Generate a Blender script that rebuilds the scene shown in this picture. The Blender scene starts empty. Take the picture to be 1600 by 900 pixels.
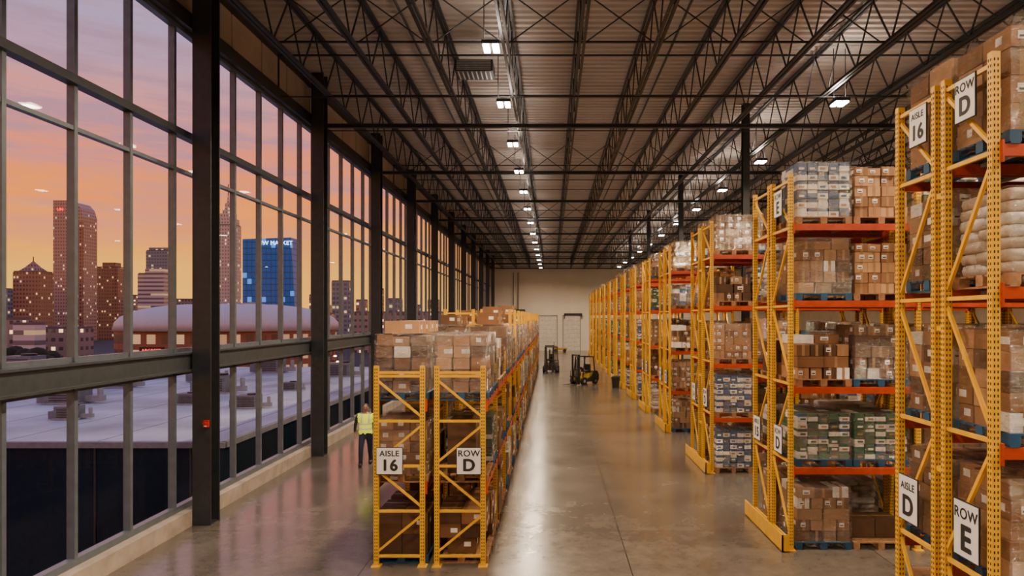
import bpy, math, random
from mathutils import Vector, Matrix
random.seed(7)
C = bpy.context.scene.collection
CAMZ = 4.33
# ------------------------------------------------------------------ materials
def nt(name):
    m = bpy.data.materials.new(name); m.use_nodes = True
    t = m.node_tree; t.nodes.clear()
    o = t.nodes.new('ShaderNodeOutputMaterial')
    return m, t, o
def val(t, op, a, b=None, c=None):
    n = t.nodes.new('ShaderNodeMath'); n.operation = op
    for i, x in enumerate((a, b, c)):
        if x is None: continue
        if hasattr(x, 'links'): t.links.new(x, n.inputs[i])
        else: n.inputs[i].default_value = x
    return n.outputs[0]
def mixc(t, f, a, b, blend='MIX'):
    n = t.nodes.new('ShaderNodeMix'); n.data_type = 'RGBA'; n.blend_type = blend
    for s, x in ((n.inputs[0], f), (n.inputs[6], a), (n.inputs[7], b)):
        if hasattr(x, 'links'): t.links.new(x, s)
        elif isinstance(x, (int, float)): s.default_value = x
        else: s.default_value = (*x, 1)
    return n.outputs[2]
def coords(t, kind='Object'):
    return t.nodes.new('ShaderNodeTexCoord').outputs[kind]
def noise(t, vec, scale, detail=3, rough=.5):
    n = t.nodes.new('ShaderNodeTexNoise'); n.inputs['Scale'].default_value = scale
    n.inputs['Detail'].default_value = detail; n.inputs['Roughness'].default_value = rough
    if vec is not None: t.links.new(vec, n.inputs['Vector'])
    return n.outputs[0]
def ramp(t, fac, stops):
    r = t.nodes.new('ShaderNodeValToRGB'); e = r.color_ramp.elements
    while len(e) < len(stops): e.new(.5)
    for i, (p, c) in enumerate(stops):
        e[i].position = p; e[i].color = (*c, 1)
    t.links.new(fac, r.inputs[0]); return r.outputs[0]
def mat(name, col, rough=.5, metal=0, var=.15, nscale=6, bump=0, rnd=0, emis=None, estr=0, spec=.5, bscale=40):
    m, t, o = nt(name)
    p = t.nodes.new('ShaderNodeBsdfPrincipled')
    co = coords(t)
    n = noise(t, co, nscale, 4)
    dk = tuple(c * (1 - var) for c in col); lt = tuple(min(1, c * (1 + var)) for c in col)
    c = ramp(t, n, [(.3, dk), (.7, lt)])
    if rnd:
        oi = t.nodes.new('ShaderNodeObjectInfo')
        f = val(t, 'MULTIPLY_ADD', oi.outputs['Random'], rnd, 1 - rnd / 2)
        h = t.nodes.new('ShaderNodeHueSaturation'); t.links.new(c, h.inputs['Color']); t.links.new(f, h.inputs['Value'])
        c = h.outputs[0]
    t.links.new(c, p.inputs['Base Color'])
    p.inputs['Roughness'].default_value = rough; p.inputs['Metallic'].default_value = metal
    p.inputs['Specular IOR Level'].default_value = spec
    if bump:
        b = t.nodes.new('ShaderNodeBump'); b.inputs['Strength'].default_value = bump; b.inputs['Distance'].default_value = .02
        t.links.new(noise(t, co, bscale, 3), b.inputs['Height']); t.links.new(b.outputs[0], p.inputs['Normal'])
    if emis:
        p.inputs['Emission Color'].default_value = (*emis, 1); p.inputs['Emission Strength'].default_value = estr
    t.links.new(p.outputs[0], o.inputs[0]); return m
def glassmat(name, tint):
    m, t, o = nt(name)
    tr = t.nodes.new('ShaderNodeBsdfTransparent'); tr.inputs[0].default_value = (*tint, 1)
    gl = t.nodes.new('ShaderNodeBsdfGlossy'); gl.inputs['Roughness'].default_value = 0
    gl.inputs[0].default_value = (.9, .9, .9, 1)
    lw = t.nodes.new('ShaderNodeLayerWeight'); lw.inputs['Blend'].default_value = .5
    f = val(t, 'POWER', lw.outputs['Facing'], 5.0)
    mx = t.nodes.new('ShaderNodeMixShader')
    t.links.new(val(t, 'MULTIPLY_ADD', f, .2, .022), mx.inputs[0])
    t.links.new(tr.outputs[0], mx.inputs[1]); t.links.new(gl.outputs[0], mx.inputs[2]); t.links.new(mx.outputs[0], o.inputs[0])
    return m
def wrapmat():
    m, t, o = nt('stretch_film')
    co = coords(t)
    tr = t.nodes.new('ShaderNodeBsdfTransparent'); tr.inputs[0].default_value = (.93, .93, .93, 1)
    gl = t.nodes.new('ShaderNodeBsdfGlossy'); gl.inputs['Roughness'].default_value = .14
    gl.inputs[0].default_value = (1, .97, .92, 1)
    df = t.nodes.new('ShaderNodeBsdfDiffuse'); df.inputs[0].default_value = (.85, .8, .72, 1)  # whitish diffuse painted in for the film's sheen highlights and haze
    oi = t.nodes.new('ShaderNodeObjectInfo')
    ad = t.nodes.new('ShaderNodeVectorMath'); ad.operation = 'ADD'
    sc = t.nodes.new('ShaderNodeVectorMath'); sc.operation = 'SCALE'; t.links.new(oi.outputs['Location'], sc.inputs[0]); sc.inputs['Scale'].default_value = .7
    t.links.new(co, ad.inputs[0]); t.links.new(sc.outputs[0], ad.inputs[1])
    mp = t.nodes.new('ShaderNodeMapping'); mp.inputs['Scale'].default_value = (1, 1, 2.6); mp.inputs['Rotation'].default_value = (.35, .35, 0); t.links.new(ad.outputs[0], mp.inputs[0])
    n1 = noise(t, mp.outputs[0], 6, 6, .68)
    b = t.nodes.new('ShaderNodeBump'); b.inputs['Strength'].default_value = 1; b.inputs['Distance'].default_value = .2
    t.links.new(n1, b.inputs['Height']); t.links.new(b.outputs[0], gl.inputs['Normal']); t.links.new(b.outputs[0], df.inputs['Normal'])
    streak = val(t, 'ABSOLUTE', val(t, 'SUBTRACT', noise(t, mp.outputs[0], 5, 4, .6), .5))
    streak = val(t, 'MAXIMUM', val(t, 'MULTIPLY_ADD', streak, -26, 1), 0)
    f = val(t, 'MAXIMUM', val(t, 'MULTIPLY_ADD', noise(t, mp.outputs[0], 4, 5, .65), 1.3, -.50), .04)
    f = val(t, 'MAXIMUM', f, val(t, 'MULTIPLY', streak, .55))
    m1 = t.nodes.new('ShaderNodeMixShader'); m1.inputs[0].default_value = .15
    t.links.new(gl.outputs[0], m1.inputs[1]); t.links.new(df.outputs[0], m1.inputs[2])
    mx = t.nodes.new('ShaderNodeMixShader'); t.links.new(f, mx.inputs[0])
    t.links.new(tr.outputs[0], mx.inputs[1]); t.links.new(m1.outputs[0], mx.inputs[2]); t.links.new(mx.outputs[0], o.inputs[0])
    return m
def emismat(name, col, s):
    m, t, o = nt(name); e = t.nodes.new('ShaderNodeEmission'); e.inputs[0].default_value = (*col, 1); e.inputs[1].default_value = s
    t.links.new(e.outputs[0], o.inputs[0]); return m
def facade(name, wall, win, uw, vh, fu, fv, lit=.2, litcol=(1, .62, .25), litstr=1.2, rough=.5, winrough=.15):
    m, t, o = nt(name)
    p = t.nodes.new('ShaderNodeBsdfPrincipled')
    s = t.nodes.new('ShaderNodeSeparateXYZ'); t.links.new(coords(t), s.inputs[0])
    u = val(t, 'DIVIDE', val(t, 'ADD', s.outputs[0], s.outputs[1]), uw); v = val(t, 'DIVIDE', s.outputs[2], vh)
    mu = val(t, 'LESS_THAN', val(t, 'FRACT', u), fu); mv = val(t, 'LESS_THAN', val(t, 'FRACT', v), fv)
    mask = val(t, 'MULTIPLY', mu, mv)
    cb = t.nodes.new('ShaderNodeCombineXYZ'); t.links.new(val(t, 'FLOOR', u), cb.inputs[0]); t.links.new(val(t, 'FLOOR', v), cb.inputs[1])
    w = t.nodes.new('ShaderNodeTexWhiteNoise'); t.links.new(cb.outputs[0], w.inputs[0])
    l = val(t, 'MULTIPLY', val(t, 'GREATER_THAN', w.outputs[0], 1 - lit), mask)
    l = val(t, 'MULTIPLY', l, w.outputs[0])
    t.links.new(mixc(t, mask, wall, win), p.inputs['Base Color'])
    t.links.new(val(t, 'MULTIPLY_ADD', mask, winrough - rough, rough), p.inputs['Roughness'])
    p.inputs['Emission Color'].default_value = (*litcol, 1)
    t.links.new(val(t, 'MULTIPLY', l, litstr), p.inputs['Emission Strength'])
    t.links.new(p.outputs[0], o.inputs[0]); return m
def floormat():
    m, t, o = nt('polished_concrete')
    p = t.nodes.new('ShaderNodeBsdfPrincipled'); co = coords(t)
    n1 = noise(t, co, .25, 4, .5); n2 = noise(t, co, .8, 9, .66); n3 = noise(t, co, 4, 6, .65)
    c = ramp(t, n1, [(.3, (.075, .064, .055)), (.7, (.145, .125, .106))])
    c = mixc(t, .5, c, ramp(t, n2, [(.3, (.040, .034, .029)), (.5, (.11, .095, .08)), (.72, (.21, .182, .155))]))
    c = mixc(t, .22, c, ramp(t, n3, [(.3, (.04, .034, .03)), (.7, (.22, .19, .16))]))
    s = t.nodes.new('ShaderNodeSeparateXYZ'); t.links.new(co, s.inputs[0])
    def joint(sock, off, per):
        f = val(t, 'FRACT', val(t, 'DIVIDE', val(t, 'ADD', sock, off), per))
        return val(t, 'LESS_THAN', f, .016 / per)
    j = val(t, 'MAXIMUM', joint(s.outputs[0], 50.6 - 1.35, 4.6), joint(s.outputs[1], 46 - 13.8, 4.6))
    c = mixc(t, j, c, (.015, .012, .01))
    t.links.new(c, p.inputs['Base Color'])
    t.links.new(val(t, 'MULTIPLY_ADD', n2, .26, .07), p.inputs['Roughness'])
    p.inputs['Specular IOR Level'].default_value = .8
    b = t.nodes.new('ShaderNodeBump'); b.inputs['Strength'].default_value = .22; b.inputs['Distance'].default_value = .02
    t.links.new(noise(t, co, 2.2, 4), b.inputs['Height']); t.links.new(b.outputs[0], p.inputs['Normal'])
    t.links.new(p.outputs[0], o.inputs[0]); return m

YEL = mat('yellow_rack_paint', (.80, .43, .008), .36, rnd=.12, var=.1)
ORG = mat('orange_beam_paint', (.46, .05, .010), .4, var=.15)
HOLE = mat('slot_hole', (.03, .02, .01), .9)
CB = [mat('cardboard_tan', (.30, .15, .065), .7, rnd=.7, var=.15, nscale=3, bump=.1),
      mat('cardboard_brown', (.20, .092, .038), .7, rnd=.7, var=.15, nscale=3, bump=.1),
      mat('cardboard_light', (.41, .23, .115), .7, rnd=.6, var=.15, nscale=3, bump=.1)]
CBD = mat('cardboard_dark', (.085, .04, .018), .65, rnd=.5, var=.15)
TAPE = mat('packing_tape', (.38, .22, .11), .25)
LAB = mat('paper_label', (.84, .81, .76), .6)
INK = mat('label_ink', (.02, .02, .02), .6)
BLUEP = mat('blue_pallet_paint', (.012, .07, .16), .6, rnd=.3)
WOOD = mat('pallet_wood', (.32, .17, .08), .8, rnd=.3, var=.3, nscale=12)
WPK = mat('white_pack', (.78, .75, .71), .35, rnd=.15)
BPK = mat('blue_pack', (.03, .10, .26), .35, rnd=.3)
GPK = mat('green_pack', (.012, .10, .05), .4, rnd=.4)
DPK = mat('dark_pack', (.035, .032, .034), .4, rnd=.4)
SACK = mat('sack_paper', (.55, .46, .38), .6, rnd=.3, bump=.4, bscale=12)
WRAP = wrapmat()
STEEL = mat('dark_painted_steel', (.022, .022, .024), .45, var=.2)
COLM = mat('column_paint', (.026, .030, .036), .4, var=.2)
FRAME = mat('window_frame_metal', (.14, .17, .205), .35, metal=.3, var=.12)
RAILM = mat('rail_metal', (.07, .08, .09), .4, metal=.3, var=.12)
GLASS = glassmat('window_glass', (.96, .96, .97))
PANEL = mat('wall_panel_tan', (.48, .38, .29), .6, var=.12, nscale=1)
DECK = mat('roof_deck_metal', (.50, .45, .41), .5, var=.08, nscale=.7)
CREAM = mat('cream_wall_paint', (.80, .74, .64), .7, var=.05, nscale=.5)
CONC = mat('curb_concrete', (.42, .35, .29), .75, var=.2, nscale=3, bump=.2)
FLOOR = floormat()
LED = emismat('led_panel_glow', (1, .88, .70), 60)
BLK = mat('black_plastic', (.02, .02, .022), .5)
RUB = mat('tyre_rubber', (.015, .015, .015), .8)
FYEL = mat('forklift_yellow', (.42, .26, .03), .4)
GREY = mat('grey_metal', (.3, .3, .31), .5)
RED = mat('alarm_red', (.45, .015, .012), .4)
# ------------------------------------------------------------------ mesh builder
class MB:
    def __init__(s): s.v = []; s.f = []; s.m = []; s.mats = []; s.sm = []
    def mi(s, m):
        if m not in s.mats: s.mats.append(m)
        return s.mats.index(m)
    def add(s, vs, fs, m, smooth=False):
        b = len(s.v); s.v += [tuple(v) for v in vs]; k = s.mi(m)
        for f in fs: s.f.append([b + i for i in f]); s.m.append(k); s.sm.append(smooth)
    def box(s, cx, cy, cz, sx, sy, sz, m, rz=0):
        vs = []
        c, n = math.cos(rz), math.sin(rz)
        for z in (-.5, .5):
            for x, y in ((-.5, -.5), (.5, -.5), (.5, .5), (-.5, .5)):
                X, Y = x * sx, y * sy
                vs.append((cx + X * c - Y * n, cy + X * n + Y * c, cz + z * sz))
        s.add(vs, [(3, 2, 1, 0), (4, 5, 6, 7), (0, 1, 5, 4), (1, 2, 6, 5), (2, 3, 7, 6), (3, 0, 4, 7)], m)
    def bb(s, x0, x1, y0, y1, z0, z1, m): s.box((x0 + x1) / 2, (y0 + y1) / 2, (z0 + z1) / 2, x1 - x0, y1 - y0, z1 - z0, m)
    def beam(s, p0, p1, w, h, m):
        p0, p1 = Vector(p0), Vector(p1); d = (p1 - p0).normalized()
        up = Vector((0, 0, 1)) if abs(d.z) < .95 else Vector((0, 1, 0))
        a = d.cross(up).normalized() * w / 2; b = a.cross(d).normalized() * h / 2
        vs = [p + q for p in (p0, p1) for q in (-a - b, a - b, a + b, -a + b)]
        s.add(vs, [(3, 2, 1, 0), (4, 5, 6, 7), (0, 1, 5, 4), (1, 2, 6, 5), (2, 3, 7, 6), (3, 0, 4, 7)], m)
    def cyl(s, p0, p1, r0, m, r1=None, n=12, caps=True, smooth=True):
        if r1 is None: r1 = r0
        p0, p1 = Vector(p0), Vector(p1); d = (p1 - p0).normalized()
        up = Vector((0, 0, 1)) if abs(d.z) < .95 else Vector((0, 1, 0))
        a = d.cross(up).normalized(); b = a.cross(d).normalized()
        vs = []
        for p, r in ((p0, r0), (p1, r1)):
            for i in range(n):
                t = 2 * math.pi * i / n; vs.append(p + (a * math.cos(t) + b * math.sin(t)) * r)
        s.add(vs, [(i, (i + 1) % n, n + (i + 1) % n, n + i) for i in range(n)], m, smooth)
        if caps: s.add(vs[:n], [list(range(n))[::-1]], m); s.add(vs[n:], [list(range(n))], m)
    def ell(s, c, r, m, e=1.0, n=14, k=9, zmin=-1):
        vs = []
        def pw(x): return math.copysign(abs(x) ** e, x)
        for j in range(k + 1):
            ph = -math.pi / 2 + math.pi * j / k
            for i in range(n):
                th = 2 * math.pi * i / n
                z = max(zmin, pw(math.sin(ph)))
                vs.append((c[0] + r[0] * pw(math.cos(ph)) * pw(math.cos(th)), c[1] + r[1] * pw(math.cos(ph)) * pw(math.sin(th)), c[2] + r[2] * z))
        s.add(vs, [(j * n + i, j * n + (i + 1) % n, (j + 1) * n + (i + 1) % n, (j + 1) * n + i) for j in range(k) for i in range(n)], m, True)
    def ext(s, poly, y0, y1, m):
        n = len(poly)
        vs = [(x, y0, z) for x, z in poly] + [(x, y1, z) for x, z in poly]
        s.add(vs, [list(range(n)), list(range(n, 2 * n))[::-1]] + [((i + 1) % n, i, n + i, n + (i + 1) % n) for i in range(n)], m)
    def mesh(s, name):
        me = bpy.data.meshes.new(name); me.from_pydata(s.v, [], s.f)
        for m in s.mats: me.materials.append(m)
        me.polygons.foreach_set('material_index', s.m); me.polygons.foreach_set('use_smooth', s.sm)
        me.update(); return me
def obj(name, data, loc=(0, 0, 0), rz=0, parent=None, label=None, cat=None, group=None, kind=None):
    if isinstance(data, MB): data = data.mesh(name)
    o = bpy.data.objects.new(name, data); C.objects.link(o)
    o.location = loc; o.rotation_euler = (0, 0, rz)
    if parent: o.parent = parent
    if label: o['label'] = label
    if cat: o['category'] = cat
    if group: o['group'] = group
    if kind: o['kind'] = kind
    return o
def struct(name, mb, label): return obj(name, mb, label=label, cat=name.split('_')[0], kind='structure')
_tc = {}
def textmesh(s, size, m, name='lettering', bold=.02, wx=1.0):
    """lettering thickened by overlaying slightly shifted copies of each glyph"""
    key = (s, size, m.name, wx, bold)
    if key in _tc: return _tc[key]
    cu = bpy.data.curves.new(name, 'FONT'); cu.body = s; cu.size = size; cu.align_x = 'CENTER'; cu.align_y = 'CENTER'
    cu.extrude = .003 * size; cu.space_character = 1 + bold * 3
    o = bpy.data.objects.new('tmp', cu); C.objects.link(o)
    dg = bpy.context.evaluated_depsgraph_get(); me = bpy.data.meshes.new_from_object(o.evaluated_get(dg))
    bpy.data.objects.remove(o)
    me.transform(Matrix.Rotation(math.pi / 2, 4, 'X') @ Matrix.Diagonal((wx, 1, 1, 1)))
    mb = MB(); vs = [tuple(v.co) for v in me.vertices]; fs = [list(p.vertices) for p in me.polygons]
    q = bold * size
    for i, (dx, dz) in enumerate(((0, 0), (-q, 0), (q, 0), (0, q * .7), (0, -q * .7), (-q * .7, q * .5), (q * .7, q * .5), (-q * .7, -q * .5), (q * .7, -q * .5))):
        mb.add([(x + dx, y - i * 1e-4 * size, z + dz) for x, y, z in vs], fs, m)
    r = mb.mesh(name); _tc[key] = r; return r
SIGNW = mat('sign_white', (.85, .84, .82), .4, var=.03)
def sign(parent, loc, rz, w, h, top_t, bot_t, s1, s2):
    mb = MB(); mb.box(0, 0, 0, w, .015, h, INK); mb.box(0, -.004, 0, w - .02, .014, h - .02, SIGNW)
    b = obj('aisle_sign', mb, loc, rz, parent, label='white rectangular sign with black lettering')
    if top_t: obj('lettering', textmesh(top_t, s1, INK, bold=.025), (0, -.014, h * .27), 0, b)
    obj('lettering', textmesh(bot_t, s2, INK, bold=.042), (0, -.014, -h * (.17 if top_t else 0)), 0, b)
# ------------------------------------------------------------------ room shell
Y0, Y1, XR, ZD = -6.0, 87.5, 30.0, 11.9
XG = -7.75; ZG = -13.0
mb = MB(); mb.bb(-8.0, XR, Y0, Y1, -.3, 0, FLOOR); struct('floor', mb, 'polished grey-brown concrete warehouse floor with saw-cut joints')
mb = MB(); per = .32; y = Y0; prof = []
while y < Y1:
    prof += [(y, ZD), (y + .14, ZD), (y + .17, ZD + .09), (y + .29, ZD + .09)]; y += per
vs = []; fs = []
for i, (yy, zz) in enumerate(prof):
    vs += [(-8.0, yy, zz), (XR, yy, zz)]
    if i: fs.append((2 * i - 2, 2 * i - 1, 2 * i + 1, 2 * i))
mb.add(vs, fs, DECK); mb.bb(-8, XR, Y0, Y1, ZD + .12, ZD + .3, DECK)
struct('ceiling', mb, 'corrugated grey-beige metal roof deck')
mb = MB()
ZH = 10.35
mb.bb(-8.0, -7.72, Y0, Y1, ZH + .12, ZD, PANEL)
mb.bb(-8.0, -7.9, Y0, Y1, ZG, -.3, COLM)
y = .5 - 7
while y < Y1 - 1:
    for k in range(4):
        yy = y + .25 + k * 1.7
        if yy > Y0 and yy + 1.62 < Y1: mb.bb(-7.72, -7.69, yy, yy + 1.62, ZH + .35, ZD - .1, PANEL)
    y += 7
mb.bb(-8.0, -7.72, Y0, .5, 0, ZH + .12, PANEL)
mb.bb(-8.0, -7.72, 84.9, Y1, 0, ZH + .12, PANEL)
struct('wall_left', mb, 'tan metal panel wall band above the tall windows')
mb = MB(); mb.bb(-8.0, XR, Y1, Y1 + .3, 0, ZD + .3, CREAM); struct('wall_far', mb, 'cream painted end wall')
mb = MB(); mb.bb(-8.0, XR, Y0 - .3, Y0, 0, ZD + .3, PANEL); struct('wall_back', mb, 'tan painted end wall')
mb = MB(); mb.bb(XR, XR + .3, Y0, Y1, 0, ZD + .3, PANEL); struct('wall_right', mb, 'tan panel side wall')
mb = MB(); mb.bb(-7.95, -7.45, .5, 84.9, 0, .32, CONC); struct('baseboard_left', mb, 'low concrete curb beneath the windows')
mb = MB(); mb.bb(-7.72, -7.46, .5, 84.9, 3.2, 3.24, RAILM); mb.bb(-7.72, -7.46, .5, 84.9, 3.56, 3.6, RAILM); mb.bb(-7.72, -7.52, .5, 84.9, 3.24, 3.56, RAILM)
struct('trim_1', mb, 'deep grey steel rail across the windows at mid height')
mb = MB(); mb.bb(-7.72, -7.5, Y0, Y1, ZH - .02, ZH + .3, STEEL); mb.bb(-7.72, -7.45, Y0, Y1, ZD - .28, ZD - .08, STEEL); struct('trim_2', mb, 'dark steel window head beam')
for b in range(12):
    y0 = .5 + 7 * b; mb = MB()
    mb.add([(XG, y0, .32), (XG, y0 + 7, .32), (XG, y0 + 7, ZH), (XG, y0, ZH)], [(0, 1, 2, 3)], GLASS)
    for k in range(5):
        yy = y0 + .6 + 1.45 * k
        mb.bb(XG - .04, XG + .09, yy - .04, yy + .04, .32, ZH, FRAME)
    mb.bb(XG - .04, XG + .10, y0, y0 + 7, .32, .44, FRAME)
    mb.bb(XG - .04, XG + .16, y0, y0 + 7, 8.06, 8.2, RAILM)
    mb.bb(XG - .04, XG + .08, y0, y0 + 7, 7.33, 7.4, FRAME)
    mb.bb(XG - .04, XG + .06, y0, y0 + 7, 3.12, 3.68, FRAME)
    mb.bb(XG - .04, XG + .10, y0, y0 + 7, ZH - .1, ZH + .02, FRAME)
    struct('window_%d' % (b + 1), mb, 'tall grey-framed curtain wall window with vertical mullions')
mb = MB()
mb.bb(-.19, .19, -.2, -.165, 0, ZD, COLM); mb.bb(-.19, .19, .165, .2, 0, ZD, COLM); mb.bb(-.02, .02, -.165, .165, 0, ZD, COLM)
mb.bb(.02, .17, -.165, .165, 0.0, .03, COLM)
colm = mb.mesh('steel_column')
for b in range(13):
    obj('steel_column', colm, (-7.26, .5 + 7 * b - .15, 0), label='dark painted steel column standing against the window wall', cat='column', group='window wall columns')
mb = MB()
mb.bb(-.12, .12, -.12, -.1, 0, ZD, COLM); mb.bb(-.12, .12, .1, .12, 0, ZD, COLM); mb.bb(-.015, .015, -.1, .1, 0, ZD, COLM)
colm2 = mb.mesh('steel_column')
for (x, yy) in ((6.9, 24.3), (6.9, 36.5), (6.9, 48.5), (6.9, 60), (16, 24.3), (16, 48.5)):
    obj('steel_column', colm2, (x, yy, 0), label='dark steel column rising between the rack rows to the roof', cat='column', group='interior columns')
DOORM = mat('dock_door_white', (.72, .68, .60), .5)
for i, (xa, xb) in enumerate(((-1.6, .65), (1.5, 3.6))):
    mb = MB()
    mb.bb(xa, xb, Y1 - .05, Y1, 0, 4.4, DOORM)
    for z in range(1, 8): mb.bb(xa + .05, xb - .05, Y1 - .06, Y1 - .05, z * .55 - .02, z * .55, GREY)
    for x in (xa - .1, xb): mb.bb(x, x + .1, Y1 - .1, Y1, 0, 4.5, GREY)
    mb.bb(xa - .1, xb + .1, Y1 - .1, Y1, 4.4, 4.55, GREY)
    struct('door_%d' % (i + 1), mb, 'pale sectional dock door with grey tracks')
for i, (xa, xb, z) in enumerate(((-5.2, -3.4, 4.2), (1.6, 3.9, 3.7))):
    mb = MB(); mb.bb(xa, xb, Y1 - .3, Y1 - .12, z + .9, z + 1.08, STEEL); mb.bb(xa, xa + .1, Y1 - .2, Y1 - .005, z + .9 - .5, z + .9, STEEL); mb.bb(xb - .1, xb, Y1 - .2, Y1 - .005, z + .9 - .5, z + .9, STEEL)
    obj('wall_rail', mb, label='dark wall mounted bar heater on the cream end wall', cat='railing')  # dark horizontal rails on the end wall
for x in (-4.9, -4.3):
    mb = MB(); mb.cyl((x, Y1 - .42, .0), (x, Y1 - .42, 10), .05, STEEL)
    obj('conduit', mb, label='vertical conduit beside the cream end wall', cat='conduit')
# ------------------------------------------------------------------ roof structure
ZB, ZT = 10.45, 11.82
mb = MB()
L0, L1 = Y0 + .05, Y1 - .05
for dx in (-.05, .05):
    mb.bb(dx - .03, dx + .03, L0, L1, ZB, ZB + .07, STEEL); mb.bb(dx - .03, dx + .03, L0, L1, ZT - .07, ZT, STEEL)
n = int((L1 - L0) / 1.75); st = (L1 - L0) / n
for i in range(n):
    a = L0 + i * st
    mb.beam((0, a, ZB + .05), (0, a + st / 2, ZT - .05), .032, .032, STEEL)
    mb.beam((0, a + st / 2, ZT - .05), (0, a + st, ZB + .05), .032, .032, STEEL)
trm = mb.mesh('roof_truss')
xs = [-6.2 + 1.72 * i for i in range(21)]
for x in xs: obj('roof_truss', trm, (x, 0, 0), label='long dark open-web steel roof joist', cat='roof truss', group='roof joists')
mb = MB()
mb.bb(-7.05, XR - .05, -.06, .06, 10.28, 10.295, STEEL); mb.bb(-7.05, XR - .05, -.012, .012, 10.295, 10.385, STEEL); mb.bb(-7.05, XR - .05, -.06, .06, 10.385, 10.4, STEEL)
gm = mb.mesh('roof_girder')
for b in range(3, 13): obj('roof_girder', gm, (0, .5 + 7 * b, 0), label='dark steel girder spanning beneath the roof joists', cat='roof girder', group='roof girders')
mb = MB()
for i in range(20):
    a, b_ = xs[i] + .1, xs[i + 1] - .1
    mb.beam((a, 0, ZB + .12), (b_, 0, ZT - .15), .025, .025, STEEL); mb.beam((a, 0, ZT - .15), (b_, 0, ZB + .12), .025, .025, STEEL)
mb.bb(xs[0], xs[-1], -.02, .02, ZB + .1, ZB + .14, STEEL)
xb = mb.mesh('joist_bridging')
mb = MB(); mb.bb(-7.6, XR - .05, -.02, .02, ZT - .25, ZT - .21, STEEL)
mb.bb(-7.6, -7.56, -.02, .02, ZB - .03, ZT - .21, STEEL); mb.bb(-7.6, XR - .05, -.015, .015, ZB - .03, ZB, STEEL)
lb = mb.mesh('joist_bridging')
yy = 1.7; i = 0
while yy < 85:
    if i % 2 == 0 or i % 4 == 1: obj('joist_bridging', xb if i % 4 == 0 else lb, (0, yy, 0), label='thin dark bracing between roof joists', cat='bracing', group='joist bridging')
    yy += 3.45; i += 1
PIPE = mat('pipe_dark', (.045, .035, .03), .5)
for x, z, r in ((-3.7, 11.78, .035), (3.3, 11.78, .035), (11.8, 11.78, .035)):
    mb = MB(); mb.cyl((x, Y0 + .1, z), (x, Y1 - .1, z), r, PIPE); obj('sprinkler_pipe', mb, label='long dark sprinkler pipe running under the roof deck', cat='pipe', group='sprinkler pipes')
mb = MB(); mb.box(0, 0, 0, 1.0, .7, .3, STEEL)
for k in range(6): mb.box(0, -.36, -.11 + k * .045, .9, .03, .02, GREY)
for k in range(8): mb.box(-.42 + k * .12, 0, -.15, .03, .6, .02, GREY)
obj('ceiling_vent', mb, (-2.05, 18.3, 10.95), label='dark square air vent hung under the roof deck', cat='vent')
# lights
mb = MB(); mb.box(0, 0, .06, .38, .5, .08, STEEL)
for k in range(5): mb.box(-.14 + k * .07, 0, .12, .02, .42, .05, GREY)
hm = mb.mesh('housing')
mb = MB(); mb.box(0, 0, 0, .13, .42, .03, LED); pm = mb.mesh('led_panel')
mb = MB(); mb.cyl((0, 0, .1), (0, 0, 1.5), .012, STEEL, n=6); rm = mb.mesh('hanger_rod')
def highbay(x, y, z, e=330, wide=1.0):
    o = obj('high_bay_light', None, (x, y, z), label='compact twin-panel ceiling light glowing warm white', cat='ceiling light', group='high bay lights')
    obj('housing', hm, parent=o); obj('hanger_rod', rm, (-.16, 0, 0), parent=o); obj('hanger_rod', rm, (.16, 0, 0), parent=o)
    obj('led_panel', pm, (-.1, 0, 0), parent=o); obj('led_panel', pm, (.1, 0, 0), parent=o)
    ld = bpy.data.lights.new('lamp', 'AREA'); ld.shape = 'RECTANGLE'; ld.size = .32; ld.size_y = .42; ld.energy = e; ld.color = (1, .75, .50); ld.spread = math.radians(160)
    l = bpy.data.objects.new('lamp', ld); C.objects.link(l); l.parent = o; l.location = (0, 0, -.04)
    lu = bpy.data.lights.new('deck_fill', 'AREA'); lu.shape = 'RECTANGLE'; lu.size = .35; lu.size_y = .48; lu.energy = e * .085; lu.color = (1, .84, .70)  # added fill lamp turned upward to brighten the roof deck
    l = bpy.data.objects.new('deck_fill', lu); C.objects.link(l); l.parent = o; l.location = (0, 0, .17); l.rotation_euler = (math.pi, 0, 0)
ys = [-2.5, 2.5, 6.8, 10.8, 14.7, 18.6, 22.9, 27.2, 31.6, 36.6, 42.0, 47.5, 53, 58.5, 64, 69.5, 75, 80.5]
for y in ys: highbay(-1.3, y, 10.1, 370)
for y in (-1, 5.5, 12, 18.5, 25.5, 31.2, 36.8, 42.5, 48.5, 54.5, 60.5, 66.5, 72.5, 79): highbay(7.8, y, 10.1, 620)
for y in (5, 16, 27.5, 39, 52, 66, 79): highbay(17.5, y, 10.1, 450)
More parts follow.
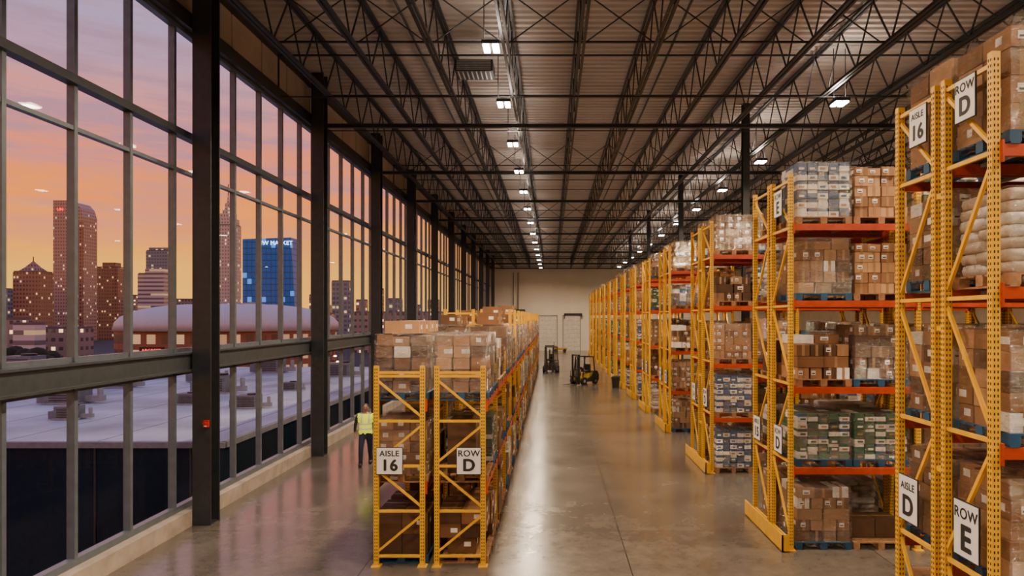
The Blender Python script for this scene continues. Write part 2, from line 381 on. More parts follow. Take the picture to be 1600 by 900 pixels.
# ------------------------------------------------------------------ pallet loads
def add_pallet(mb, w, d, m):
    for k in range(7): mb.box(0, -d / 2 + .05 + k * (d - .1) / 6, .13, w, .1, .02, m)
    for sx in (-1, 0, 1):
        for sy in (-1, 0, 1): mb.box(sx * (w / 2 - .06), sy * (d / 2 - .06), .07, .12, .12, .1, m)
    for sx in (-1, 0, 1): mb.box(sx * (w / 2 - .06), 0, .01, .1, d, .02, m)
def carton(mb, x, y, z, w, d, h, m, rnd, lab=True, rz=0):
    mb.box(x, y, z + h / 2, w, d, h, m, rz)
    if abs(rz) > .001: return
    mb.box(x, y, z + h / 2, .05, d + .004, h + .004, TAPE)
    if lab and rnd.random() < .6:
        lw = min(.15, w * .4); lh = min(.09, h * .4); ox = (rnd.random() - .5) * w * .3
        for sy in (-1, 1):
            mb.box(x + ox + lw * .3, y + sy * d / 2, z + h * .55, lw, .008, lh, LAB)
            mb.box(x + ox + lw * .3, y + sy * (d / 2 + .001), z + h * .55 - lh * .15, lw * .7, .009, lh * .25, INK)
        mb.box(x - w / 2, y + ox, z + h * .55, .008, lw, lh, LAB); mb.box(x + w / 2, y + ox, z + h * .55, .008, lw, lh, LAB)
def goods(mb, kind, w, d, H, rnd):
    z0 = .141; w -= .06; d -= .06
    if kind in ('brown', 'small', 'big', 'dark', 'mixed'):
        nx, ny, nz = {'brown': (3, 3, 5), 'small': (4, 3, 5), 'big': (3, 2, 4), 'dark': (3, 2, 3), 'mixed': (3, 2, 4)}[kind]
        h = (H - z0) / nz
        for k in range(nz):
            if kind == 'small': a, b = nx, ny
            else: a, b = rnd.choice([(nx, ny), (max(2, nx - 1), ny), (nx + 1, ny)])
            for i in range(a):
                for j in range(b):
                    if kind in ('mixed', 'dark') and k == nz - 1 and rnd.random() < .4: continue
                    g = rnd.uniform(.006, .04 if kind != 'small' else .015); bw, bd = w / a, d / b
                    m = CBD if kind == 'dark' and rnd.random() < .7 else rnd.choice(CB if kind in ('small', 'big') else CB[:2] + [CB[1], CBD, CB[2]])
                    if kind == 'mixed' and rnd.random() < .3: m = rnd.choice([LAB, CBD, WPK])
                    if kind == 'brown' and rnd.random() < .05: m = LAB
                    hh = h - .008 if k < nz - 1 else h * rnd.uniform(.7, 1)
                    carton(mb, -w / 2 + bw * (i + .5) + rnd.uniform(-.008, .008), -d / 2 + bd * (j + .5) + rnd.uniform(-.012, .012), z0 + k * h, bw - g, bd - g, hh, m, rnd, rz=rnd.choice((0, 0, rnd.uniform(-.05, .05))) if kind != 'small' else 0)
    elif kind in ('bluepack', 'greenpack'):
        nz = 6; h = (H - z0) / nz; P = BPK if kind == 'bluepack' else GPK
        wp = .7 if kind == 'bluepack' else .42
        for k in range(nz):
            for i in range(5):
                for j in range(4):
                    bw, bd = w / 5, d / 4; x = -w / 2 + bw * (i + .5); y = -d / 2 + bd * (j + .5); z = z0 + h * k
                    a = WPK if rnd.random() < wp else P; b = P if rnd.random() < .6 else rnd.choice([WPK, DPK, BPK])
                    mb.box(x, y, z + h * .3, bw - .012, bd - .012, h * .58, a); mb.box(x, y, z + h * .78, bw - .03, bd - .03, h * .36, b)
                    mb.box(x + .01, y, z + h * .3, bw * .5, bd - .004, h * .25, rnd.choice([P, WPK, TAPE]))
    elif kind == 'darkpack':
        nz = 5; h = (H - z0) / nz
        for k in range(nz):
            for i in range(4):
                for j in range(3):
                    bw, bd = w / 4, d / 3
                    mb.box(-w / 2 + bw * (i + .5), -d / 2 + bd * (j + .5), z0 + h * (k + .48), bw - .015, bd - .015, h * .93, rnd.choice([DPK, DPK, BPK, WPK, CBD]))
    elif kind == 'sacks':
        nz = 7; h = (H - z0) / nz
        for k in range(nz):
            a, b = (2, 3) if k % 2 else (3, 2)
            for i in range(a):
                for j in range(b):
                    bw, bd = w / a, d / b
                    mb.ell((-w / 2 + bw * (i + .5) + rnd.uniform(-.015, .015), -d / 2 + bd * (j + .5) + rnd.uniform(-.015, .015), z0 + h * (k + .5)), (bw * .51, bd * .51, h * .55), rnd.choice([SACK, SACK, WPK]), .45, 12, 6)
def wrap(mb, w, d, H, rnd):
    nu, nv = 10, 7; z0 = .05; vs = []; fs = []
    per = []
    for i in range(nu): per.append((-w / 2 + w * i / nu, -d / 2))
    for i in range(nu): per.append((w / 2, -d / 2 + d * i / nu))
    for i in range(nu): per.append((w / 2 - w * i / nu, d / 2))
    for i in range(nu): per.append((-w / 2, d / 2 - d * i / nu))
    N = len(per)
    for k in range(nv + 1):
        for (x, y) in per:
            f = 1 - rnd.uniform(0, .022) - (.03 if k == nv else 0); vs.append((x * f, y * f, z0 + (H + .012 - z0) * k / nv))
    for k in range(nv):
        for i in range(N): fs.append((k * N + i, k * N + (i + 1) % N, (k + 1) * N + (i + 1) % N, (k + 1) * N + i))
    fs.append(list(range(nv * N, nv * N + N)))
    mb.add(vs, fs, WRAP, True)
LW, LD = 1.04, .96
KINDS = {
 'brown': ('wrapped_carton_load', 'brown cartons on a pallet bound in clear stretch film', 'brown', 1.16, True, BLUEP),
 'small': ('wrapped_carton_load', 'small tan cartons with white labels wrapped on a pallet', 'small', 1.12, True, WOOD),
 'big': ('wrapped_carton_load', 'large tan cartons wrapped in film on a pallet', 'big', 1.26, True, BLUEP),
 'tan': ('carton_load', 'neatly stacked unwrapped tan cartons on a wooden pallet', 'small', 1.1, False, WOOD),
 'dark': ('carton_load', 'dark brown cartons stacked on a wooden pallet', 'dark', .85, False, WOOD),
 'mixed': ('mixed_carton_load', 'mixed brown and white cartons stacked on a pallet', 'mixed', 1.0, False, WOOD),
 'blue': ('bottle_pack_load', 'white and blue retail packs wrapped on a wooden pallet', 'bluepack', 1.16, True, WOOD),
 'green': ('retail_pack_load', 'white and green retail packs wrapped on a blue pallet', 'greenpack', .98, True, BLUEP),
 'black': ('retail_pack_load', 'dark shrink-wrapped retail packs on a pallet', 'darkpack', .9, True, WOOD),
 'sacks': ('sack_load', 'pale paper sacks piled and wrapped on a pallet', 'sacks', 1.0, True, WOOD)}
GN = {'brown': 'carton_stack', 'small': 'carton_stack', 'big': 'carton_stack', 'tan': 'carton_stack', 'dark': 'carton_stack', 'mixed': 'carton_stack', 'blue': 'pack_stack', 'green': 'pack_stack', 'black': 'pack_stack', 'sacks': 'sack_stack'}
PAL = {}
for m in (BLUEP, WOOD):
    mb = MB(); add_pallet(mb, LW, LD, m); PAL[m.name] = mb.mesh('pallet')
LM = {}
for k, (nm, lb_, gk, H, wr, pmt) in KINDS.items():
    for var in range(4):
        seed = sum(map(ord, k)) + var * 77
        g = MB(); goods(g, gk, LW, LD, H, random.Random(seed))
        wm = None
        if wr: w_ = MB(); wrap(w_, LW, LD, H, random.Random(seed)); wm = w_.mesh('stretch_wrap')
        one = MB(); add_pallet(one, LW, LD, pmt); goods(one, gk, LW, LD, H, random.Random(seed))
        if wr: wrap(one, LW, LD, H, random.Random(seed))
        LM[(k, var)] = (g.mesh(GN[k]), wm, one.mesh(nm))
def load(k, x, y, z, rz=0, group='pallet loads on the rack'):
    nm, lb_, gk, H, wr, pmt = KINDS[k]; g, w, one = LM[(k, random.randint(0, 3))]
    rz += random.choice((0, math.pi)) + random.uniform(-.008, .008)
    if y < 33:
        o = obj(nm, None, (x, y, z), rz, label=lb_, cat='pallet load', group=group)
        obj('pallet', PAL[pmt.name], parent=o); obj(GN[k], g, parent=o)
        if w: obj('stretch_wrap', w, parent=o)
    else:
        o = obj(nm, one, (x, y, z), rz, label=lb_, cat='pallet load', group=group)
    return o
BX = {}
for i, (w, d, h) in enumerate(((.5, .4, .3), (.4, .32, .24), (.45, .45, .36), (.6, .4, .22))):
    for j, m in enumerate((CB[0], CB[1], CBD, CB[2])):
        mb = MB(); mb.box(0, 0, h / 2, w, d, h, m); mb.box(0, 0, h / 2, w + .003, .05, h - .002, TAPE); mb.box(0, 0, h - .002, w, .05, .005, TAPE)
        if j != 2: mb.box(w * .2, -d / 2, h * .55, .12, .006, .08, LAB); mb.box(w / 2, d * .1, h * .5, .006, .12, .08, LAB)
        BX[(i, j)] = (mb.mesh('cardboard_box'), w, d, h)
def loose(x, y, z, rz=0, hmax=.9, dark=False, W=1.05, D=.95):
    nm = WOOD if random.random() < .6 else BLUEP
    obj('pallet', PAL[nm.name], (x, y, z), rz, label='wooden pallet carrying loose cardboard boxes', cat='pallet')
    if rz: W, D = D, W
    zz = z + .142
    while True:
        i = random.choice((0, 1, 2)); _, w, d, h = BX[(i, 0)]
        if zz + h > z + hmax: break
        nx, ny = int(W // (w + .01)), int(D // (d + .01))
        top = zz + h + .24 > z + hmax
        for a in range(nx):
            for b in range(ny):
                if top and random.random() < .3: continue
                j = random.choice((2, 2, 1)) if dark else random.choice((0, 1, 1, 3, 2))
                me = BX[(i, j)][0]
                bx = x + (a - (nx - 1) / 2) * (w + .012); by = y + (b - (ny - 1) / 2) * (d + .012)
                obj('cardboard_box', me, (bx, by, zz), random.uniform(-.01, .01), label='%s closed cardboard box stacked on a pallet' % ('dark brown' if j == 2 else 'tan'), cat='box', group='loose cardboard boxes')
        zz += h + .003
# ------------------------------------------------------------------ racks
def frame_mesh(depth, H, axis, holes, pitch=1.35):
    mb = MB(); w = .085
    def P(a, z, off=0): return (a, off, z) if axis == 'x' else (off, a, z)
    for a in (0.0, depth):
        mb.box(*P(a, H / 2), w, w * .9, H, YEL); mb.box(*P(a, .01), .16, .16, .02, YEL)
        if holes:
            z = .12
            while z < H - .05:
                for s in (-1, 1):
                    if axis == 'x': mb.box(a + s * .018, -w * .45, z, .014, .003, .028, HOLE)
                    else:
                        mb.box(-w * .5, a + s * .018, z, .003, .014, .028, HOLE)
                    mb.box((a if axis == 'x' else 0) + s * .018, (0 if axis == 'x' else a) - w * .45, z, .014, .003, .028, HOLE)
                z += .06
    z = .18; lst = [z]
    while z + pitch < H - .1: z += pitch; lst.append(z)
    lst.append(H - .12)
    for i, z in enumerate(lst):
        mb.beam(P(0, z), P(depth, z), .04, .045, YEL)
        if i + 1 < len(lst):
            z2 = lst[i + 1]
            if z2 - z > .5:
                a, b = (0, depth) if i % 2 == 0 else (depth, 0)
                mb.beam(P(a, z + .06), P(b, z2 - .06), .035, .04, YEL)
    return mb.mesh('upright_frame')
def beam_mesh(L, axis, col):
    mb = MB(); e = .05
    if axis == 'x':
        mb.bb(e, L - e, -.025, .025, -.12, 0, col); mb.bb(e - .01, e + .01, -.04, .03, -.18, .04, col); mb.bb(L - e - .01, L - e + .01, -.04, .03, -.18, .04, col)
    else:
        mb.bb(-.025, .025, e, L - e, -.12, 0, col); mb.bb(-.03, .04, e - .01, e + .01, -.18, .04, col); mb.bb(-.03, .04, L - e - .01, L - e + .01, -.18, .04, col)
    return mb.mesh('load_beam')
RX = 4.43; BAY = 2.36; HR = 6.98; LEV = (1.54, 3.03, 4.63, 6.05)
rows = [(6.84, .82, .2, 1), (12.66, 1.0, .2, 3), (18.9, 1.05, .5, 3), (25.6, 1.0, .3, 1)]
y = 30.9
while y < 82: rows.append((y, 1.0, .3, 1)); y += 5.2
bmx = beam_mesh(BAY, 'x', ORG)
gm_c = {}
ALL = ['brown', 'brown', 'big', 'small', 'tan', 'sacks', 'mixed', 'dark', 'blue', 'green', 'brown', 'dark', 'black']
spec2 = {4: ['blue', 'tan'], 3: ['brown', 'tan'], 2: ['mixed', 'brown'], 1: ['green', 'green'], 0: ['brown', 'LOOSE']}
for ri, (y0, fd, gap, nb) in enumerate(rows):
    near = ri < 3
    R = obj('pallet_rack', None, (RX, y0, 0), label='tall yellow and orange steel pallet rack full of goods', cat='pallet rack', group='tall pallet racks')
    key = (fd, near)
    if key not in gm_c:
        mb = MB(); mb.box(0, fd / 2, -.03, .05, fd - .02, .04, GREY); gm_c[key] = (frame_mesh(fd, HR, 'y', near, 1.45), mb.mesh('deck_support'))
    fm, dm = gm_c[key]
    tot = 2 * fd + gap
    for side, oy in ((0, 0), (1, fd + gap)):
        for b in range(nb + 1): obj('upright_frame', fm, (b * BAY, oy, 0), parent=R)
        for b in range(nb):
            for lz in LEV:
                obj('load_beam', bmx, (b * BAY, oy - .035, lz), parent=R, label='orange box-section load beam'); obj('load_beam', bmx, (b * BAY, oy + fd + .035, lz), parent=R, label='orange box-section load beam')
                if ri < 2 and b == 0:
                    for q in range(3): obj('deck_support', dm, (.4 + q * .78, oy, lz), parent=R, label='grey steel cross bar')
    mb = MB(); mb.bb(-.2, -.17, -.12, tot + .1, 0, .32, YEL); mb.bb(-.2, -.06, -.12, tot + .1, 0, .02, YEL); mb.bb(-.2, -.06, -.12, -.1, 0, .32, YEL)
    obj('base_guard', mb, parent=R)
    sp = gm_c.get(('sp', gap))
    if sp is None:
        mb = MB(); mb.box(0, 0, 0, .05, gap - .09, .06, YEL); sp = gm_c[('sp', gap)] = mb.mesh('row_spacer')
    for lz in (1.2, 2.6, 4.2, 5.7): obj('row_spacer', sp, (0, fd + gap / 2, lz), parent=R)
    rz = -math.pi / 2
    sx = -.065
    if ri == 0:
        sign(R, (sx, 7.2 - y0, 6.63), rz, .36, .46, 'ROW', 'D', .13, .27)
        sign(R, (sx, 8.13 - y0, 6.6), rz, .38, .46, 'AISLE', '16', .105, .25)
        sign(R, (sx, 8.35 - y0, 2.1), rz, .44, .56, 'AISLE', 'D', .125, .34)
        sign(R, (sx, 7.18 - y0, 2.08), rz, .44, .6, 'ROW', 'E', .16, .38)
    elif ri == 1:
        sign(R, (sx, 13.15 - y0, 1.98), rz, .45, .52, 'ROW', 'D', .14, .32)
        sign(R, (sx, 14.5 - y0, 1.98), rz, .45, .5, 'AISLE', '15', .13, .28)
        sign(R, (sx, 13.15 - y0, 6.5), rz, .45, .5, 'ROW', 'E', .14, .32)
    elif ri in (2, 3, 4):
        sign(R, (sx, .5, 2.05), rz, .45, .52, 'ROW', 'D', .14, .32)
        sign(R, (sx, fd + gap + .5, 2.05), rz, .45, .52, 'AISLE', '14', .13, .28)
    for side, oy in ((0, 0), (1, fd + gap)):
        yc = y0 + oy + fd / 2
        for b in range(nb):
            if ri > 3 and side == 1 and b > 0: continue
            for s in (0, 1):
                if ri > 2 and side == 1 and s == 1: continue
                xc = RX + b * BAY + .09 + LW / 2 + .02 + s * (LW + .03)
                for li, lz in enumerate((0,) + LEV):
                    zz = lz + .001
                    if li == 0 and ri == 0: k = 'brown'
                    elif ri == 1 and side == 0 and b == 0: k = spec2[li][s]
                    elif ri == 0: k = 'big' if li == 4 else ('sacks' if li == 3 and side == 0 else random.choice(('brown', 'brown', 'small', 'brown')))
                    elif li == 4 and ri > 1: k = random.choice(('brown', 'big', 'small'))
                    else: k = random.choice(ALL)
                    if ri > 1 and random.random() < .05: continue
                    if k == 'LOOSE': loose(xc, yc, zz, 0, 1.0, True, D=.9)
                    else: load(k, xc, yc, zz, 0, 'pallet loads on the tall racks')
FX1, FX2 = -3.04, -1.99; FD = .8; HL = 3.48; LB = 2.55; LL = (1.42, 2.86); YS = 11.85; NBL = 19
fmL = frame_mesh(FD, HL, 'x', True, .78); fmT = frame_mesh(FD, 4.55, 'x', False, .78); bmy = beam_mesh(LB, 'y', ORG)
low_top = ['brown', 'brown', 'small', 'dark', 'mixed', 'small', 'tan', 'brown', 'big', 'dark', 'sacks']
for fx, nm in ((FX1, 0), (FX2, 1)):
    R = obj('low_pallet_rack', None, (fx, YS, 0), label='low yellow steel pallet rack with signed end frame', cat='pallet rack', group='low pallet racks')
    for b in range(NBL + 1): obj('upright_frame', fmT if b > 2 else fmL, (0, b * LB, 0), parent=R)
    for b in range(NBL):
        for lz in LL:
            obj('load_beam', bmy, (-.035, b * LB, lz), parent=R, label='orange box-section load beam'); obj('load_beam', bmy, (FD + .035, b * LB, lz), parent=R, label='orange box-section load beam')
    if nm == 0: sign(R, (.24, -.06, 1.84), 0, .46, .47, 'AISLE', '16', .135, .27)
    else: sign(R, (.56, -.06, 1.84), 0, .43, .47, 'ROW', 'D', .15, .29)
    for b in range(NBL):
        for s in (0, 1):
            yc = YS + b * LB + .1 + LW / 2 + .02 + s * (LW + .08)
            xc = fx + FD / 2
            for li, lz in enumerate((0,) + LL):
                if nm == 0 and b > 1 and li < 2: continue
                zz = lz + .001
                if li == 2:
                    k = 'brown' if b == 0 else random.choice(low_top)
                    if b in (2, 4): k = random.choice(('brown', 'big', 'small'))
                    o = load(k, xc, yc, zz, math.pi / 2, 'pallet loads on the low racks')
                    H = KINDS[k][3]
                    if (b == 0 and nm == 0) or b in (2, 4) or (b > 2 and k in ('brown', 'big', 'small', 'tan') and random.random() < .4 and b < 14):
                        zt = zz + H + .016
                        for lay in range(2 if 2 <= b <= 5 and random.random() < .6 else 1):
                            hh = 0
                            ii = 3 if b == 0 else random.randint(0, 2)
                            for q in (-1, 1):
                                me, w, d, h = BX[(ii, 3 if b == 0 else random.randint(0, 1))]
                                obj('cardboard_box', me, (xc + (0 if b == 0 else random.uniform(-.08, .08)), yc + q * .26, zt), 0, label='tan cardboard box lying on top of a wrapped load', cat='box', group='boxes on top of loads')
                                hh = max(hh, h)
                            zt += hh + .004
                elif b < 5 and nm == 1 and random.random() < .5 or (b == 0 and nm == 0 and li == 0): loose(xc, yc, zz, math.pi / 2, random.uniform(.9, 1.2), random.random() < .6, D=.93)
                else: load(random.choice(ALL if li else ['dark', 'brown', 'black', 'mixed', 'sacks']), xc, yc, zz, math.pi / 2, 'pallet loads on the low racks')
# ------------------------------------------------------------------ forklift
def forklift(x, y, rz, col, label, sc=.86):
    R = obj('forklift', None, (x, y, 0), rz, label=label, cat='forklift'); R.scale = (sc,) * 3
    mb = MB(); mb.ext([(-.75, .2), (-.75, .55), (-.45, .55), (-.35, .42), (.0, .42), (.1, .8), (.75, .9), (1.05, .8), (1.12, .5), (1.05, .22)], -.5, .5, col)
    mb.ext([(-.2, .2), (-.2, .4), (.3, .62), (.6, 1.0), (1.0, .97), (1.17, .7), (1.17, .3), (1.05, .2)], -.52, .52, BLK); obj('chassis', mb, parent=R)
    mb = MB()
    for s in (-.46, .46):
        mb.beam((-.6, s, .55), (-.35, s, 2.05), .07, .06, BLK); mb.beam((.75, s, .9), (.6, s, 2.05), .07, .06, BLK); mb.beam((-.38, s, 2.05), (.65, s, 2.05), .06, .06, BLK)
    for k in range(6): mb.box(-.36 + k * .19, 0, 2.06, .04, .95, .04, BLK)
    obj('overhead_guard', mb, parent=R, label='black overhead guard')
    mb = MB()
    for s in (-.32, .32): mb.box(-.86, s, 1.15, .12, .08, 2.2, BLK); mb.box(-.93, s * .8, 1.1, .07, .05, 2.0, BLK)
    for z in (.3, 1.1, 2.2): mb.box(-.86, 0, z, .08, .66, .08, BLK)
    mb.cyl((-.84, 0, .2), (-.84, 0, 1.9), .05, BLK)
    obj('mast', mb, parent=R, label='black lifting mast')
    mb = MB(); mb.box(-1.0, 0, .3, .05, .9, .08, BLK); mb.box(-1.0, 0, .6, .05, .9, .08, BLK)
    for k in range(5): mb.box(-1.0, -.4 + k * .2, .8, .03, .03, .5, BLK)
    obj('fork_carriage', mb, parent=R)
    for s in (-.25, .25):
        mb = MB(); mb.box(-1.05, 0, .35, .05, .12, .6, BLK); mb.ext([(-1.05, .06), (-2.0, .06), (-2.0, .075), (-1.03, .11)], -.06, .06, BLK); obj('fork', mb, (0, s, 0), parent=R)
    for (wx, r) in ((-.55, .28), (.72, .24)):
        for s in (-.5, .5):
            mb = MB(); mb.cyl((0, -.1, 0), (0, .1, 0), r, RUB, n=20); mb.cyl((0, -.11, 0), (0, .11, 0), r * .4, GREY, n=12); obj('wheel', mb, (wx, s, r), parent=R)
    mb = MB(); mb.box(.25, 0, .95, .45, .45, .12, BLK); mb.box(.5, 0, 1.22, .12, .45, .5, BLK); obj('seat', mb, parent=R)
    mb = MB(); mb.cyl((-.4, 0, .6), (-.22, 0, 1.15), .03, BLK); mb.cyl((-.24, 0, 1.15), (-.21, 0, 1.17), .17, BLK, n=16); obj('steering_wheel', mb, parent=R)
forklift(2.05, 44, .8, FYEL, 'yellow and black forklift with tall mast parked in the aisle', .86)
forklift(-.05, 53.5, 1.45, mat('forklift_grey', (.10, .07, .05), .4), 'dark forklift parked beside the low rack', .95)
mb = MB(); mb.ext([(-.8, .25), (-.8, .8), (-.3, .8), (-.2, .5), (.9, .5), (.9, .25)], -.4, .4, FYEL); mb.box(-.7, 0, 1.0, .06, .6, .4, BLK)
for x in (-.5, .6):
    mb.cyl((x, -.42, .2), (x, .42, .2), .2, RUB, n=16)
obj('tow_tractor', mb, (1.0, 84, 0), label='small yellow tow tractor beside the end wall', cat='vehicle')
mb = MB(); mb.cyl((0, 0, 0), (0, 0, .6), .2, BLK, r1=.26, n=20); mb.cyl((0, 0, .6), (0, 0, .66), .28, BLK, n=20); mb.ell((0, 0, .66), (.26, .26, .1), BLK)
obj('waste_bin', mb, (3.9, 41.6, 0), label='small black lidded bin beside the tall racks', cat='bin')
mb = MB(); mb.box(0, 0, 0, .09, .09, .14, RED); mb.cyl((0, -.05, .015), (0, -.09, .015), .035, RED, n=14); mb.box(0, -.05, -.04, .06, .02, .02, SIGNW)
obj('fire_alarm', mb, (-7.13, 14.1, 2.12), label='red fire alarm call point fixed to a dark steel column', cat='fire alarm')
# ------------------------------------------------------------------ worker
def person():
    SK = mat('skin', (.42, .22, .14), .55); SH = mat('dark_shirt', (.03, .035, .05), .8); TR = mat('navy_trousers', (.018, .028, .06), .8)
    HR_ = mat('short_grey_hair', (.07, .06, .055), .9, bump=.5); BOOT = mat('work_boots', (.02, .016, .014), .6)
    V = [((0, 0, .96), (.17, .125)), ((0, 0, 1.12), (.17, .13)), ((0, 0, 1.30), (.19, .135)), ((0, 0, 1.43), (.15, .10)), ((0, 0, 1.52), (.062, .062)), ((0, -.01, 1.60), (.06, .065))]
    E = [(0, 1), (1, 2), (2, 3), (3, 4), (4, 5)]
    def chain(root, pts):
        p = root
        for q in pts: V.append(q); E.append((p, len(V) - 1)); p = len(V) - 1
    H = {}
    for s, leg, arm in ((-1, -.24, .16), (1, .20, -.18)):
        chain(3, [((s * .20, 0, 1.43), (.078, .078)), ((s * .265, .01 + arm * .1, 1.30), (.062, .062)), ((s * .30, .03 + arm * .3, 1.14), (.05, .05)), ((s * .315, -.03 + arm * .8, 1.01), (.045, .045)), ((s * .31, -.09 + arm * 1.2, .91), (.03, .032))])
        chain(0, [((s * .10, leg * .15, .84), (.105, .105)), ((s * .11, -.05 + leg * .6, .52), (.075, .075)), ((s * .115, .0 + leg * .85, .32), (.068, .07)), ((s * .12, .03 + leg, .1), (.054, .056))])
        H[s] = (Vector((s * .31, -.09 + arm * 1.2, .91)), leg)
    me = bpy.data.meshes.new('b'); me.from_pydata([v[0] for v in V], E, []); o = bpy.data.objects.new('b', me); C.objects.link(o)
    sk = o.modifiers.new('s', 'SKIN'); sk.use_smooth_shade = True
    for i, v in enumerate(V): me.skin_vertices[0].data[i].radius = v[1]
    me.skin_vertices[0].data[0].use_root = True
    o.modifiers.new('d', 'SUBSURF').levels = 2
    dg = bpy.context.evaluated_depsgraph_get(); bm = bpy.data.meshes.new_from_object(o.evaluated_get(dg)); bpy.data.objects.remove(o)
    mb = MB()
    vs = [tuple(v.co) for v in bm.vertices]
    groups = {}
    for p in bm.polygons:
        c = p.center
        m = TR if c.z < 1.0 and abs(c.x) < .245 else SH
        if c.z > 1.5: m = SK
        if abs(c.x) > .245 and c.z < 1.02: m = SH if c.z > .95 else SK
        groups.setdefault(m.name, (m, []))[1].append(list(p.vertices))
    mb.v = list(vs)
    for nme, (m, fs) in groups.items():
        k = mb.mi(m)
        for f in fs: mb.f.append(f); mb.m.append(k); mb.sm.append(True)
    mb.ell((0, -.015, 1.665), (.078, .098, .118), SK, n=20, k=14); mb.ell((0, -.045, 1.60), (.052, .057, .05), SK)
    mb.ell((0, -.118, 1.655), (.014, .02, .028), SK)
    for s in (-1, 1): mb.ell((s * .08, 0, 1.66), (.012, .022, .032), SK); mb.ell((s * .03, -.103, 1.68), (.013, .01, .008), INK); mb.ell((s * .03, -.103, 1.7), (.02, .01, .005), HR_)
    mb.ell((0, -.098, 1.61), (.025, .01, .006), mat('lips', (.3, .1, .08), .5))
    for s, (w, leg) in H.items():
        mb.ell((w.x, w.y - .012, w.z - .045), (.02, .042, .055), SK, e=.8)
        for i, (dy, l) in enumerate(((-.033, .065), (-.012, .078), (.009, .073), (.028, .055))):
            a = Vector((w.x, w.y - .012 + dy, w.z - .085)); b2 = a + Vector((-s * .006, -.004, -l * .5)); c2 = b2 + Vector((-s * .018, -.004, -l * .45))
            mb.cyl(a, b2, .0095, SK, r1=.0085, n=8); mb.cyl(b2, c2, .0085, SK, r1=.006, n=8)
        a = w + Vector((-s * .005, -.035, -.03)); b2 = a + Vector((-s * .012, -.03, -.03)); mb.cyl(a, b2, .011, SK, n=8); mb.cyl(b2, b2 + Vector((-s * .006, -.008, -.028)), .01, SK, r1=.007, n=8)
    P = obj('person', mb, (-5.45, 20.0, 0), .15, label='worker in yellow high-visibility vest and navy trousers walking', cat='person')
    m, t, o_ = nt('hi_vis_vest'); p = t.nodes.new('ShaderNodeBsdfPrincipled'); s = t.nodes.new('ShaderNodeSeparateXYZ'); t.links.new(coords(t), s.inputs[0])
    ax = val(t, 'ABSOLUTE', s.outputs[0]); z = s.outputs[2]
    def band(q, a, b): return val(t, 'MULTIPLY', val(t, 'GREATER_THAN', q, a), val(t, 'LESS_THAN', q, b))
    st_ = val(t, 'MAXIMUM', band(z, 1.04, 1.085), val(t, 'MAXIMUM', band(z, 1.18, 1.225), val(t, 'MULTIPLY', band(ax, .085, .125), val(t, 'GREATER_THAN', z, 1.2))))
    t.links.new(mixc(t, st_, (.78, .90, .02), (.6, .6, .58)), p.inputs['Base Color']); p.inputs['Roughness'].default_value = .6
    p.inputs['Emission Strength'].default_value = .55; t.links.new(mixc(t, st_, (.70, .80, .01), (.2, .2, .2)), p.inputs['Emission Color'])  # brightness put into the vest as a glow of its own
    t.links.new(p.outputs[0], o_.inputs[0])
    vv = MB(); idx = {}; fs = []; pts = []
    for p_ in bm.polygons:
        c = p_.center
        if .93 < c.z < 1.49 and abs(c.x) < .225 - max(0, (c.z - 1.3)) * .12:
            f = []
            for vi in p_.vertices:
                if vi not in idx:
                    idx[vi] = len(pts); q = bm.vertices[vi]; pts.append(q.co + q.normal * .02)
                f.append(idx[vi])
            fs.append(f)
    vv.add(pts, fs, m, True); obj('safety_vest', vv, parent=P, label='yellow high-visibility vest with silver bands')
    hb = MB(); hb.ell((0, .005, 1.70), (.084, .10, .092), HR_, zmin=-.15, n=18, k=12); obj('hair', hb, parent=P)
    for s, (w, leg) in H.items():
        bt = MB(); bt.ell((s * .12, leg - .03, .05), (.055, .145, .05), BOOT, e=.7); bt.cyl((s * .12, .03 + leg, .05), (s * .12, .03 + leg, .15), .06, BOOT, n=14); obj('boot', bt, parent=P)
person()
# ------------------------------------------------------------------ outside
F = 1066.7
def px(x, D): return (x - 862) * D / F
def pz(y, D): return CAMZ + (495 - y) * D / F
ASPH = mat('asphalt_dusk', (.06, .055, .06), .9, nscale=.02)
mb = MB(); mb.bb(-1500, 1500, -300, 1500, ZG - 1, ZG - .02, ASPH); obj('city_ground', mb, label='dark asphalt city ground at dusk', cat='ground', kind='stuff')
WR = mat('white_roof_membrane', (.50, .53, .60), .6, var=.4, nscale=.25)
LOUV = mat('dark_glazed_wall', (.010, .022, .036), .12)
SEAM = mat('roof_seam', (.22, .22, .25), .7)
mb = MB()
mb.bb(-75, -9.6, 20, 50, ZG, .6, LOUV); mb.bb(-75, -9.6, 20, 50, .6, .66, WR)
for k in range(24): mb.bb(-75 + k * 2.8, -74.96 + k * 2.8, 20.1, 50, .655, .664, SEAM)
mb.bb(-75, -9.55, 19.9, 20.1, .5, .668, SEAM); mb.bb(-9.7, -9.5, 20, 50, .5, .668, SEAM)
for k in range(24): mb.bb(-75 + k * 2.8, -74.94 + k * 2.8, 19.97, 20.02, ZG, .5, COLM)
obj('neighbouring_building', mb, label='low building with white flat roof and dark glazed walls', cat='building')
GAL = mat('galvanised_unit', (.17, .18, .20), .5)
